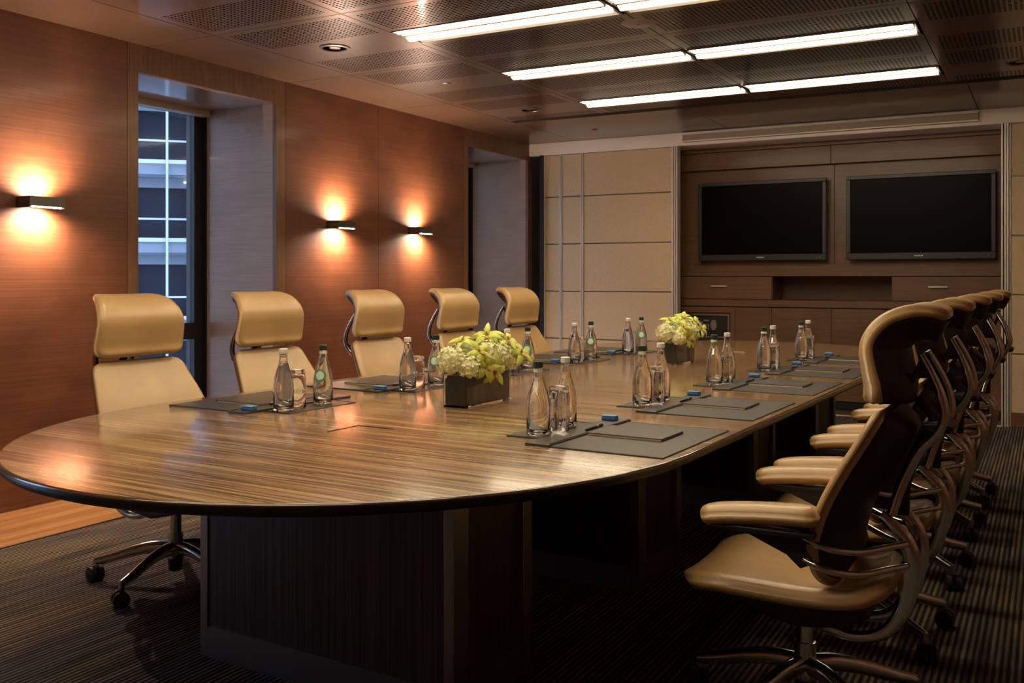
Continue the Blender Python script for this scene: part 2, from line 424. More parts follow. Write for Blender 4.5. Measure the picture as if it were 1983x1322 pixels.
# fluorescent ceiling lights
rown = {0: 'hidden', 1: 'behind', 2: 'over', 3: 'near', 4: 'a', 5: 'b', 6: 'c'}
lights_sorted = sorted(LIGHTS, key=lambda t: (t[2], t[0]))
def ceiling_light(x0, x1, y0, y1, label):
    cx = (x0 + x1) / 2; cy = (y0 + y1) / 2; L = (x1 - x0) / 2 - .012; W_ = (y1 - y0) / 2
    t = empty('ceiling_light', (cx, cy, ZC), 0, label, 'ceiling light', 'recessed fluorescent ceiling lights')
    h = MB(); h.box(-L, L, -W_, -W_ + .006, -.004, .06); h.box(-L, L, W_ - .006, W_, -.004, .06); h.box(-L, L, -W_, W_, .06, .066)
    h.box(-L - .004, -L + .012, -W_, W_, -.006, .06); h.box(L - .012, L + .004, -W_, W_, -.006, .06)
    h.box(-L + .012, L - .012, -W_ + .074, -W_ + .098, -.014, .02)
    h.build('housing', M['alu_dark'], t)
    d1 = MB(); d2 = MB()
    def strip(mb, ya, yb, sag, n=8):
        vs = []; fs = []
        for i in range(n + 1):
            u = i / n; y = ya + (yb - ya) * u; z = .010 - sag * math.sin(PI * u)
            vs += [(-L + .014, y, z), (L - .014, y, z)]
        for i in range(n): fs.append((2 * i, 2 * i + 1, 2 * i + 3, 2 * i + 2))
        o = len(vs); vs += [(x, y, .03) for x, y, z in vs]
        for i in range(n): fs.append((o + 2 * i, o + 2 * i + 2, o + 2 * i + 3, o + 2 * i + 1))
        mb.add(vs, fs)
    strip(d1, -W_ + .020, -W_ + .073, .018); strip(d2, -W_ + .099, W_ - .075, .034)
    rf = MB()
    for ya, yb in ((-W_ + .007, -W_ + .021), (W_ - .007, W_ - .076)):
        rf.add([(-L + .013, ya, -.003), (L - .013, ya, -.003), (L - .013, yb, .012), (-L + .013, yb, .012), (-L + .013, ya, .003), (L - .013, ya, .003), (L - .013, yb, .016), (-L + .013, yb, .016)], [(0, 1, 2, 3), (4, 7, 6, 5), (0, 4, 5, 1), (1, 5, 6, 2), (2, 6, 7, 3), (3, 7, 4, 0)])
    rf.build('reflector', M['white'], t)
    d1.build('diffuser', M['lamp'], t, smooth=True); d2.build('diffuser', M['lamp2'], t, smooth=True)
    return t
names = {}
side = {0: 'left', 1: 'right'}
for x0, x1, y0, y1 in lights_sorted:
    s_ = 'left' if x0 < -2.5 else 'right'
    k = round((y0 - .712) / 1.265)
    lab = {0: 'overhead fluorescent light above the viewer', 1: 'overhead fluorescent light just behind the near table end', 2: 'overhead fluorescent light above the near table end',
           3: '%s half of the nearest bright fluorescent strip on the ceiling', 4: '%s half of the middle fluorescent strip in the dark ceiling', 5: '%s half of the farthest fluorescent strip near the beam'}.get(k)
    if y0 < .1: continue
    if '%s' in lab: lab = lab % s_
    elif True: lab = s_ + ' ' + lab
    ceiling_light(x0, x1, y0, y1, lab)
# downlights, smoke detector, sensors
def downlight(x, y, r, label, name='downlight', dark=True):
    t = empty(name, (x, y, ZC), 0, label, 'downlight' if name == 'downlight' else 'ceiling speaker')
    MB().lathe([(r * .78, .002), (r, .001), (r, -.006), (r * .8, -.010), (r * .76, -.004)], 32, closed=True).build('trim_ring', M['alu_dark' if dark else 'bezel'], t, smooth=True)
    MB().lathe([(.001, .0015), (r * .77, .0015), (r * .77, .0), (.001, .0)], 32, closed=True).build('baffle', M['screen'], t, smooth=True)
    MB().lathe([(.001, .001), (r * .3, .001), (r * .36, -.003), (.001, -.004)], 24, closed=True).build('lens', M['alu_dark'], t, smooth=True)
    return t
downlight(-3.85, 4.65, .095, 'large black round downlight in ceiling above the left window')
downlight(-3.83, 7.17, .09, 'dark round downlight in ceiling before the black air slot')
downlight(-.16, 7.15, .09, 'dark round downlight at the right edge of the ceiling')
t = empty('ceiling_speaker', (-2.0, 5.03, ZC), 0, 'flat round bronze speaker cover between the ceiling light strips', 'ceiling speaker')
MB().lathe([(.001, -.006), (.088, -.006), (.098, -.001), (.098, .001), (.001, .001)], 40, closed=True).build('cover_disc', plain('bronze_disc', (.22, .17, .12), .5), t, smooth=True)
MB().lathe([(.001, -.010), (.006, -.009), (.007, -.004), (.001, -.004)], 16, closed=True).build('centre_stud', M['black'], t, smooth=True)
for x, y, r, lab in ((-3.84, 5.90, .034, 'small round black sensor in the ceiling beyond the large downlight'), (-3.80, 8.44, .03, 'tiny dark sensor in the ceiling close to the pale beam')):
    tag(MB().lathe([(.001, -.004), (r * .8, -.005), (r, -.001), (r, .001), (.001, .001)], 24, c=(x, y, ZC), closed=True).build('ceiling_sensor', M['black'], None, smooth=True), lab, 'sensor')

# back beam and partition
bmx = MB(); bmx.mat(M['grey_trim'])
bmx.box(WX, RX, 9.04, 9.38, 2.54, ZC)
bmx.mat(M['cab_wood']); bmx.box(WX, RX, 9.38, 9.46, 2.50, ZC + .1)
struct(bmx.build('trim_3', bevel=.004))
sc = empty('projection_screen', (-1.82, 9.02, 2.60), 0, 'long slim projection screen casing fixed along the pale beam', 'projection screen')
cs = MB(); cs.box(-1.31, 1.31, -.03, .02, .040, .060); cs.box(-1.31, 1.31, -.03, -.026, -.03, -.018); cs.build('casing', M['grey_trim'], sc, bevel=.003)
MB().box(-1.30, 1.30, -.018, .019, -.03, .040).build('slot', plain('screen_slot', (.36, .29, .22), .5), sc)
def part_panel(x0, x1, label, zs=(.115, .61, 1.105, 1.60, 2.095), z0=.0, z1=2.54, skirt=False):
    t = empty('partition_panel', ((x0 + x1) / 2, YB, 0), 0, label, 'partition panel'); c = (x0 + x1) / 2; h = (x1 - x0) / 2
    f = MB(); lv = [z0 + (.112 if skirt else .006)] + [z for z in zs if z > .2 or not skirt] + [z1]
    if skirt: lv[0] = .112
    for a, b_ in zip(lv[:-1], lv[1:]):
        if b_ - a > .02: f.box(-h + .012, h - .012, -.004, .05, a + .004, b_ - .004)
    f.build('fabric_cover', M['fabric'], t, bevel=.008, bseg=3)
    MB().box(-h + .004, h - .004, .0, .06, z0 + .003, z1).build('core', M['alu_dark'], t)
    e = MB()
    for s_ in (-1, 1): e.box(s_ * h - (.012 if s_ > 0 else 0), s_ * h + (.012 if s_ < 0 else 0), -.012, .06, z0 + .002, z1 - .001)
    e.build('edge_trim', M['alu'], t, bevel=.002)
    if skirt: MB().box(-h + .013, h - .013, -.010, -.001, .004, .112).build('skirting', M['cab_wood'], t)
    return t
part_panel(-4.665, -4.475, 'narrow tan partition panel nearest the far window')
part_panel(-4.470, -4.225, 'second narrow tan partition panel, beside the wide one')
part_panel(-4.220, -3.24, 'wide tan padded partition panel left of the screens')
part_panel(-.285, .91, 'tan padded partition panel behind the right chairs', skirt=True)
jb = MB()
for x in (-3.235, -3.215, -3.195): jb.box(x, x + .013, 9.03, 9.12, 0, 2.54)
jb.mat(M['alu']); 
for x in (-.345, -.322, -.303): jb.box(x, x + .013, 9.03, 9.12, 0, 2.54)
for o_ in [jb.build('trim_4', M['alu'])]: struct(o_)
struct(MB().box(WX, -4.70, 9.10, 9.16, 0, 2.54).box(-4.70, -4.668, 9.02, 9.12, 0, 2.54).build('trim_5', M['black_frame']))
struct(MB().box(-3.19, -.345, 9.01, 9.05, -.01, .008).build('trim_6', M['alu']))
# alcove behind the partition
al = MB(); al.mat(M['cab_wood'])
YF = 9.36
struct(MB().box(-3.42, -3.36, 9.125, 10.0, 0, ZC).build('wall_alcove_left', M['cab_wood'])); struct(MB().box(-.345, -.28, 9.125, 10.0, 0, ZC).build('wall_alcove_right', M['cab_wood']))
al.box(-3.36, -1.803, 9.42, 9.5, 2.33, ZC); al.box(-1.797, -.345, 9.42, 9.5, 2.33, ZC)
al.box(-3.36, -1.783, 9.50, 9.54, 1.375, 2.33); al.box(-1.777, -.345, 9.50, 9.54, 1.375, 2.33)
al.box(-3.36, -.345, 9.48, 9.54, 1.27, 1.374)
struct(MB().box(-5., RX + .1, 10.0, 10.1, -.1, ZC + .1).build('wall_rear', M['gap']))
al.mat(M['gap']); al.box(-3.36, -.345, 9.545, 9.6, 1.27, 2.6)

struct(MB().box(-3.36, -.345, 9.05, YF, -.02, .004).build('trim_7', M['cab_wood']))
struct(al.build('wall_back'))
mc = empty('media_cabinet', (-1.85, YF, 0), 0, 'wide built-in walnut cabinet under the two wall screens', 'cabinet')
def R(x): return x + 1.85
cb = MB(); cb.box(R(-3.355), R(-.35), .02, .60, .0, .955); cb.box(R(-3.355), R(-.35), -.006, .6, .965, 1.030)
cb.box(R(-3.355), R(-2.34), .02, .6, 1.03, 1.255); cb.box(R(-1.25), R(-.35), .02, .6, 1.03, 1.255); cb.box(R(-2.34), R(-1.25), .45, .6, 1.03, 1.255); cb.box(R(-3.355), R(-.35), .0, .6, 1.262, 1.2695)
cb.build('body', M['cab_wood'], mc)
for x0, x1, hx, lab in ((-3.35, -2.345, -2.86, 0), (-1.245, -.355, -.86, 0)):
    d = MB().box(R(x0), R(x1), 0, .018, 1.038, 1.255).build('drawer', M['cab_wood'], mc, bevel=.0015)
    hd = MB(); hd.box(R(hx) - .08, R(hx) + .08, -.030, -.020, 1.158, 1.170); hd.box(R(hx) - .075, R(hx) - .065, -.02, 0, 1.160, 1.168); hd.box(R(hx) + .065, R(hx) + .075, -.02, 0, 1.160, 1.168)
    hd.build('handle', M['alu'], d, bevel=.002)
for x0, x1 in ((-2.70, -2.345), (-2.34, -1.785), (-1.78, -1.255), (-1.25, -.80), (-.795, -.355)):
    MB().box(R(x0), R(x1), 0, .018, .09, .955).build('door', M['cab_wood'], mc, bevel=.0015)
MB().box(R(-3.35), R(-2.705), 0, .018, .09, .60).box(R(-3.35), R(-2.705), 0, .018, .90, .955).box(R(-3.35), R(-3.26), 0, .018, .60, .90).box(R(-2.745), R(-2.705), 0, .018, .60, .90).build('door', M['cab_wood'], mc)
MB().box(R(-3.35), R(-.35), .01, .03, .005, .085).build('plinth', M['gap'], mc)
ap = empty('wall_socket_box', (-2.985, YF, .765), 0, 'silver framed dark box with round grey fittings set in the cabinet', 'connection box')
fr = MB()
w2, h2 = .225, .118
fr.box(-w2, w2, -.012, .004, h2 - .014, h2); fr.box(-w2, w2, -.012, .004, -h2, -h2 + .014); fr.box(-w2, -w2 + .014, -.012, .004, -h2 + .014, h2 - .014); fr.box(w2 - .014, w2, -.012, .004, -h2 + .014, h2 - .014)
fr.build('frame', M['grille'], ap, bevel=.002)
MB().box(-w2 + .014, w2 - .014, .004, .019, -h2 + .014, h2 - .014).build('back_plate', M['black'], ap)
greyfit = plain('grey_fitting', (.20, .18, .17), .5)
for x, rr, sx in ((-.085, .042, 1.1), (.068, .052, .62)):
    v = MB(); n = 24
    v.add([(x + rr * sx * math.cos(2 * PI * k / n), yy, .01 + rr * math.sin(2 * PI * k / n)) for yy in (.003, -.012) for k in range(n)], [tuple(range(n)), tuple(range(n, 2 * n))[::-1]] + [(k, n + k, n + (k + 1) % n, (k + 1) % n) for k in range(n)])
    v.build('round_fitting', greyfit, ap)
MB().box(-.035, .02, -.008, .003, .045, .062).box(-.035, .0, -.008, .003, -.03, .02).box(.008, .02, -.008, .003, -.04, .02).build('socket_strip', greyfit, ap)
# televisions
def tv(x0, x1, label):
    w = (x1 - x0) / 2; h = .39
    t = empty('television', ((x0 + x1) / 2, 9.41, 1.805), 0, label, 'television', 'wall televisions')
    b = MB()
    b.box(-w, w, -.03, .03, h - .035, h); b.box(-w, w, -.03, .03, -h, -h + .062); b.box(-w, -w + .036, -.03, .03, -h + .062, h - .035); b.box(w - .036, w, -.03, .03, -h + .062, h - .035)
    b.box(-w + .036, w - .036, -.005, .03, -h + .06, h - .03)
    b.build('bezel', M['bezel'], t, bevel=.004)
    MB().box(-w + .036, w - .036, -.012, -.005, -h + .062, h - .035).build('screen', M['screen'], t)
    MB().box(-w * .8, w * .8, .03, .088, -h * .7, h * .7).build('wall_bracket', M['black'], t)
    lg = MB()
    for k in range(7): lg.box(-.035 + k * .0105, -.035 + k * .0105 + .0075, -.0315, -.0300, -h + .026, -h + (.036 if k % 3 else .038))
    lg.build('badge', M['mark'], t)
    MB().box(w - .06, w - .055, -.0315, -.03, -h + .028, -h + .034).build('standby_light', M['mark'], t)
tv(-3.085, -1.835, 'wide black wall television left of the pair')
tv(-1.650, -.400, 'wide black wall television right of the pair')

# sconces
def sconce(y, label):
    t = empty('wall_sconce', (WX, y, 1.655), 0, label, 'wall lamp', 'up and down wall lamps')
    b = MB(); b.box(.004, .118, -.105, -.099, -.030, .030); b.box(.004, .118, .099, .105, -.030, .030); b.box(.112, .118, -.099, .099, -.022, .030)
    b.box(.0, .008, -.105, .105, -.024, .024); b.box(.008, .112, -.099, .099, -.004, .004)
    b.build('housing', M['alu_dark'], t)
    MB().box(.106, .1165, -.085, .085, -.030, -.0225).build('lens', M['sconce_lens'], t)
    for s_ in (1, -1):
        MB().box(.028, .050, -.02, .02, *( (.0045, .008) if s_ > 0 else (-.008, -.0045))).build('lamp', M['sconce_lens'], t)
        L = bpy.data.lights.new('sconce_spot', 'SPOT'); L.energy = SC_E; L.color = (1., .74, .56); L.spot_size = math.radians(164); L.spot_blend = 1.; L.shadow_soft_size = .006
        o = bpy.data.objects.new('sconce_spot', L); C.objects.link(o); o.parent = t
        o.location = (.072, 0, .012 * s_)
        o.rotation_euler = (PI if s_ > 0 else 0, 0, 0)
        
SC_E = 42.
sconce(3.31, 'bronze wall sconce left of the near window')
sconce(5.85, 'bronze wall sconce right of the near window, left of a pair')
sconce(6.93, 'bronze wall sconce next to the far window, right of a pair')

# ------------------------------------------------------------------ table
TCX, TCY, TR = -1.960, 4.60, -math.radians(2.0)
HW, HL, EB = 1.122, 3.11, 1.22
tb = empty('conference_table', (TCX, TCY, 0), TR, 'long oval boardroom table with glossy striped wood top', 'table')
def outline(inset):
    a, b = HW - inset, EB - inset; yc = HL - EB; pts = []
    N = 150
    for k in range(N + 1):
        th = PI * k / N; pts.append((a * math.cos(th), yc + b * math.sin(th)))
    for k in range(N + 1):
        th = PI + PI * k / N; pts.append((a * math.cos(th), -yc + b * math.sin(th)))
    return pts
top = MB(); rings = [(.009, .7400), (.003, .7385), (.0, .734), (.0, .722), (.006, .712), (.02, .706), (.055, .697), (.10, .692)]
n = len(outline(0)); vs = []
for ins, z in rings: vs += [(x, y, z) for x, y in outline(ins)]
fs = [tuple(range(n))]; K = len(rings)
for i in range(K - 1):
    for k in range(n): fs.append((i * n + k, (i + 1) * n + k, (i + 1) * n + (k + 1) % n, i * n + (k + 1) % n))
fs.append(tuple(range((K - 1) * n, K * n))[::-1])
top.mat(M['table']).add(vs, fs[:1]); top.mat(M['table_edge']); top.mat(M['table_bevel'])
for q, f in enumerate(fs[1:]): top.f.append(f); top.mi.append(2 if q < 2 * n else 1)
tt = top.build('tabletop', None, tb, smooth=True, angle=50)
# underframe apron
ap_ = MB().prism(outline(.30), .655, .6918).build('apron', M['pedestal'], tb)
ca, sa = math.cos(-TR), math.sin(-TR)
def tl(x, y):     # world -> table local
    dx, dy = x - TCX, y - TCY; return (dx * ca - dy * sa, dx * sa + dy * ca)
def pedestal(y0, y1, xl, xr):
    a = tl(xl, y0); b = tl(xr, y1); x0, x1 = a[0], b[0]; yy0, yy1 = a[1], b[1]
    p = MB().box(x0 + .02, x1 - .02, yy0 + .006, yy1 - .006, .0, .655).build('pedestal', M['pedestal'], tb)
    for cx0, cx1 in ((x0, x0 + .035), (x1 - .035, x1)):
        MB().box(cx0, cx1, yy0 + .001, yy0 + .075, 0, .655).build('corner_post', M['steel_brushed'], p, bevel=.002)
        MB().box(cx0, cx1, yy1 - .055, yy1 - .001, 0, .655).build('corner_post', M['steel_brushed'], p, bevel=.002)
    MB().box(x0 + .036, x1 - .036, yy0 - .001, yy0 + .006, .0, .10).box(x1 - .02, x1 - .013, yy0 + .076, yy1 - .056, 0, .10).box(x0 + .013, x0 + .02, yy0 + .076, yy1 - .056, 0, .10).build('kick_plate', M['steel_brushed'], p)
pedestal(2.275, 2.675, -2.455, -1.42)
pedestal(3.60, 4.03, -2.40, -1.40); pedestal(5.15, 5.53, -2.36, -1.36); pedestal(6.45, 6.98, -2.33, -1.30)
MB().box(-.04, .04, -1.85, 2.2, .12, .655).build('spine_panel', M['pedestal'], tb)
# flush cable hatches
def hatch(x, y):
    o = empty('cable_hatch', (0, 0, 0))
    o.parent = tb; o.location = (*tl(x, y), .7402)
    return o
def vhatch(cx, cy, name='cable_hatch'):
    a = tl(cx, cy); m = MB()
    w, l, e = .155, .155, .0035
    x0, x1, y0, y1 = a[0], a[0] + w, a[1] - l, a[1]
    m.box(x0, x1, y1 - e, y1, .7402, .7418); m.box(x0, x0 + e, y0, y1 - e, .7402, .7418)
    m.build(name, M['gap'], tb)
vhatch(-2.075, 2.63)
a = tl(-1.87, 6.50); MB().box(a[0] - .06, a[0] + .06, a[1] - .003, a[1] + .003, .7402, .7418).build('cable_hatch', M['alu'], tb)

# ------------------------------------------------------------------ place settings
ZT = .7401
def bottle_mesh():
    outer = [(.004, .004), (.030, .0015), (.0345, .0), (.0378, .004), (.0385, .012), (.0385, .075), (.0378, .098), (.0345, .122), (.0285, .146), (.0215, .168), (.0168, .186), (.0148, .202), (.0145, .214), (.0158, .216), (.0158, .221), (.0142, .223)]
    inner = [(.0118, .223), (.0122, .214), (.0125, .202), (.0145, .186), (.019, .168), (.026, .146), (.032, .122), (.0353, .098), (.036, .075), (.036, .014), (.030, .009), (.004, .011)]
    return MB().lathe(outer + inner, 30, flute=.012, fn=10, closed=True)
def water_mesh():
    return MB().lathe([(.004, .0113), (.0298, .0093), (.0357, .0143), (.0357, .075), (.035, .098), (.0317, .122), (.0257, .146), (.0187, .168), (.0143, .186), (.001, .1862)], 30, flute=.012, fn=10)
def cap_mesh():
    return MB().lathe([(.001, .2362), (.0145, .2362), (.0162, .2345), (.0165, .2185), (.0160, .2170), (.0160, .2235), (.001, .2235)], 24, closed=True)
bw = empty('water_bottle', (0, 0, 0)); tag(bw, 'x', 'bottle', 'white capped water bottles')
bottle_mesh().build('glass_body', M['glass'], bw, smooth=True, angle=70); water_mesh().build('water', M['water'], bw, smooth=True, angle=70)
cap_mesh().build('cap', M['white'], bw, smooth=True)
bg = empty('water_bottle', (0, 0, 0)); tag(bg, 'x', 'bottle', 'green capped water bottles')
for k_ in kids(bw)[:]: pass
gb = bpy.data.objects.new('glass_body', [k for k in kids(bw) if k.name.startswith('glass_body')][0].data); C.objects.link(gb); gb.parent = bg
gw = bpy.data.objects.new('water', [k for k in kids(bw) if k.name.startswith('water')][0].data); C.objects.link(gw); gw.parent = bg
cap_mesh().build('cap', M['green_cap'], bg, smooth=True)
def patch(hwa, z0, z1, off, round_=True, n=14, m=14):
    prof = [(.012, .0385), (.075, .0385), (.098, .0378), (.122, .0345), (.146, .0285), (.168, .0215)]
    def rad(z):
        for (a, ra), (b, rb) in zip(prof[:-1], prof[1:]):
            if z <= b: return ra + (rb - ra) * (z - a) / (b - a)
        return prof[-1][1]
    vs = []; fs = []; rings_ = 8; seg = 24
    zc, hz = (z0 + z1) / 2, (z1 - z0) / 2
    for i in range(rings_ + 1):
        for k in range(seg):
            q = i / rings_; th = 2 * PI * k / seg; a = hwa * q * math.cos(th); z = zc + hz * q * math.sin(th)
            r = rad(z) * 1.013 + off; vs.append((r * math.cos(a), r * math.sin(a), z))
    for i in range(rings_):
        for k in range(seg): fs.append((i * seg + k, i * seg + (k + 1) % seg, (i + 1) * seg + (k + 1) % seg, (i + 1) * seg + k))
    return MB().add(vs, fs)
lb = patch(.72, .092, .142, .0006).build('label', M['label_green'], bg, smooth=True)
l2 = patch(.46, .100, .134, .0011).build('label_roundel', M['label_white'], lb, smooth=True)
nk = MB().lathe([(.0150, .2015), (.0156, .2015), (.0154, .2125), (.0149, .2125)], 24, closed=True).build('neck_band', M['label_white'], bg, smooth=True)
gl = empty('tumbler', (0, 0, 0)); tag(gl, 'x', 'glass', 'upturned tumblers beside the bottles')
MB().lathe([(.0340, .0), (.0350, .001), (.0345, .06), (.0325, .130), (.031, .146), (.001, .147), (.001, .131), (.0285, .130), (.0312, .124), (.0330, .06), (.0337, .001)], 32, flute=.008, fn=12, closed=True).build('glass_body', M['glass'], gl, smooth=True, angle=60)
MB().lathe([(.001, .1275), (.0275, .1275), (.0275, .1290), (.001, .1292)], 28, closed=True).build('paper_cover', M['white'], gl, smooth=True)
dp = empty('desk_pad', (0, 0, 0)); tag(dp, 'x', 'desk pad', 'dark leather desk pads')
MB().box(-.180, .180, -.285, .285, 0, .0045).build('pad_board', M['dark_leather'], dp, bevel=.0012)
MB().box(-.176, .176, -.281, -.279, .0045, .0049).box(-.176, .176, .279, .281, .0045, .0049).build('stitching', M['black'], dp)
pt = empty('pen_tray', (0, 0, 0)); tag(pt, 'x', 'tray', 'dark leather pen trays')
MB().box(-.042, .042, -.30, .30, 0, .009).build('tray_board', M['dark_leather'], pt, bevel=.0015)
MB().box(.036, .0405, -.29, .29, .009, .0115).build('raised_lip', M['dark_leather'], pt)
bt = empty('bottle_tray', (0, 0, 0)); tag(bt, 'x', 'tray', 'thin black trays under the bottles')
MB().box(-.055, .075, -.175, .205, 0, .003).build('tray_board', M['dark_leather'], bt, bevel=.001)
MB().box(-.055, .075, -.175, -.172, .003, .0045).build('rim', M['black'], bt); MB().box(-.055, .075, .202, .205, .003, .0045).build('rim', M['black'], bt)
pn = empty('pen', (0, 0, 0)); tag(pn, 'x', 'pen', 'black pens on the trays')
MB().tube([(0, -.07, .005), (0, -.06, .005), (0, .06, .005), (0, .066, .005)], [.0015, .0045, .005, .003], 10).build('barrel', M['black'], pn, smooth=True)
MB().tube([(0, .02, .005), (0, .024, .005)], .0055, 10).tube([(.0, .03, .011), (.0, .06, .011)], .0014, 6).build('clip', M['alu'], pn, smooth=True)
mb_ = empty('mint_tin', (0, 0, 0)); tag(mb_, 'x', 'tin', 'small blue tins on the pen trays')
MB().box(-.026, .026, -.018, .018, 0, .013).build('tin_body', M['blue'], mb_, bevel=.004, bseg=3)
MB().box(-.0255, .0255, -.0175, .0175, .0132, .0175).build('tin_lid', M['blue_top'], mb_, bevel=.002)
nb = empty('notepad', (0, 0, 0)); tag(nb, 'x', 'notepad', 'slim dark notepads on the desk pads')
MB().box(-.125, .125, -.088, .088, 0, .006).build('pages', M['tile_gold'], nb)
MB().box(-.127, .127, -.090, .090, .006, .008).box(.125, .127, -.09, .09, 0, .006).build('cover', M['dark_leather'], nb)
protos = [bw, bg, gl, dp, pt, bt, pn, mb_, nb]
used = {p.name: False for p in protos}
def put(proto, x, y, z, rz, label):
    if not used[proto.name]:
        used[proto.name] = True; proto.location = (x, y, z); proto.rotation_euler = (0, 0, rz); proto['label'] = label; return proto
    return dup(proto, (x, y, z), rz, label)
ORD = ['nearest', 'second', 'third', 'fourth', 'farthest']
SR = [2.88, 3.71, 4.56, 5.37, 6.15]; SL = [2.92, 3.70, 4.55, 5.33, 6.10]
def axis(y): return -2.03 + .035 * (y - 2.8)
for sidn, ys, sg in (('right', SR, 1), ('left', SL, -1)):
    for i, y in enumerate(ys):
        o_ = ORD[i]; place = 'at the %s place on the %s side of the table' % (o_, sidn)
        cx = axis(y); rz = TR + (0 if sg > 0 else PI)
        ofs = 0 if sg > 0 else -.075
        def W(a, b):
            a = (a + ofs); c_, s_ = math.cos(TR), math.sin(TR)
            lx, ly = sg * a, sg * b
            return cx + lx * c_ - ly * s_, y + lx * s_ + ly * c_
        jit = random.uniform(-.008, .008)
        put(dp, *W(.915, 0), ZT, rz, 'dark leather desk pad ' + place)
        put(pt, *W(.690, .01), ZT, rz, 'long dark pen tray ' + place)
        put(bt, *W(.585 if sg > 0 else .565, 0), ZT, rz, 'thin black bottle tray ' + place) if False else None
        zt_ = ZT
        bx = .592
        # the tray lies just inboard of the pen tray
        put(bt, *W(.570, -.005 if sg > 0 else .01), ZT, rz, 'thin black bottle tray ' + place)
        zb = ZT + .0031
        g1, g2 = ((-.105, .085) if sg > 0 else (-.05, .17))
        put(bg, *W(bx, g1 + jit), zb, rz + ((PI * .25) if sg > 0 else PI * .62), 'green capped water bottle ' + place)
        put(bw, *W(bx + jit, g2), zb, rz + random.uniform(0, 1), 'white capped water bottle ' + place)
        put(gl, *W(bx + .018, (g1 + g2) / 2 + .012), zb, rz, 'upturned glass tumbler between bottles ' + place)
        put(pn, *W(.712, .06 + jit), ZT + .0091, rz + .02, 'black pen ' + place)
        put(mb_, *W(.672, .262), ZT + .0091, rz + .05, 'small blue tin ' + place)
        put(nb, *W(.865, .045), ZT + .0051, rz, 'slim dark notepad ' + place)

# ------------------------------------------------------------------ flower arrangements
def frame_from(nrm):
    nrm = nrm.normalized(); a = Vector((0, 0, 1)) if abs(nrm.z) < .9 else Vector((1, 0, 0))
    u = nrm.cross(a).normalized(); return u, nrm.cross(u), nrm
def petal_mesh(mb, c, d, nrm, L, Wd, curl=.3, seg=5):
    d = d.normalized(); s_ = nrm.cross(d).normalized(); vs = []; fs = []
    for i in range(seg + 1):
        u = i / seg; w = Wd * (math.sin(PI * min(1, u * .93 + .09)) ** .75) * (1 - .25 * u)
        if i == seg: w = .0004
        ctr = c + d * L * u + nrm * (curl * L * (u * u) * -1 + .12 * L * math.sin(PI * u))
        vs += [ctr - s_ * w + nrm * w * .25, ctr - nrm * w * .0, ctr + s_ * w + nrm * w * .25]
    for i in range(seg):
        for j in range(2): fs.append((3 * i + j, 3 * i + j + 1, 3 * i + j + 4, 3 * i + j + 3))
    mb.add(vs, fs)
def orchid(parent, c, nrm, sz, rot, rnd):
    u, v, nn = frame_from(nrm); mb = MB()
    for k in range(5):
        a = rot + 2 * PI * k / 5 + rnd.uniform(-.12, .12)
        petal_mesh(mb, c, u * math.cos(a) + v * math.sin(a), nn, sz * rnd.uniform(.9, 1.12), sz * (.20 if k % 2 else .25), rnd.uniform(-.1, .5))
    o = mb.build('orchid', M['orchid'], parent, smooth=True, angle=80)
    so = o.modifiers.new('thick', 'SOLIDIFY'); so.thickness = .0012; so.offset = 0
    lp = MB(); a = rot + PI * .3
    dd = u * math.cos(a) + v * math.sin(a)
    petal_mesh(lp, c + nn * .006, dd, nn, sz * .42, sz * .16, -.5); petal_mesh(lp, c + nn * .004, -dd, nn, sz * .22, sz * .10, -.9)
    lp2 = lp.build('orchid_lip', M['lip'], o, smooth=True, angle=80)
    so = lp2.modifiers.new('thick', 'SOLIDIFY'); so.thickness = .0012; so.offset = 0
def hydrangea(parent, c, r, rnd):
    mb = MB(); N = 95
    mb.lathe([(r * .78 * math.sin(PI * k / 10) + .0005, -r * .78 * math.cos(PI * k / 10)) for k in range(11)], 14, c=c)
    for i in range(N):
        z = 1 - 2 * (i + .5) / N
        if z < -.65: continue
        q = math.sqrt(1 - z * z); a = i * 2.39996
        nn = Vector((q * math.cos(a), q * math.sin(a), z)); nn = (nn + Vector([rnd.uniform(-.2, .2) for _ in range(3)])).normalized()
        u, v, w = frame_from(nn); p = Vector(c) + nn * r * rnd.uniform(.84, 1.04); rt = rnd.uniform(0, PI); s_ = r * .21
        for k in range(4):
            b_ = rt + k * PI / 2; d = u * math.cos(b_) + v * math.sin(b_); e = u * -math.sin(b_) + v * math.cos(b_)
            vs = [p, p + d * s_ * .6 + e * s_ * .45 + w * s_ * .15, p + d * s_ * 1.1 + w * s_ * .35, p + d * s_ * .6 - e * s_ * .45 + w * s_ * .15]
            mb.add(vs, [(0, 1, 2, 3)])
    o = mb.build('hydrangea', M['hydrangea'], parent, smooth=False)
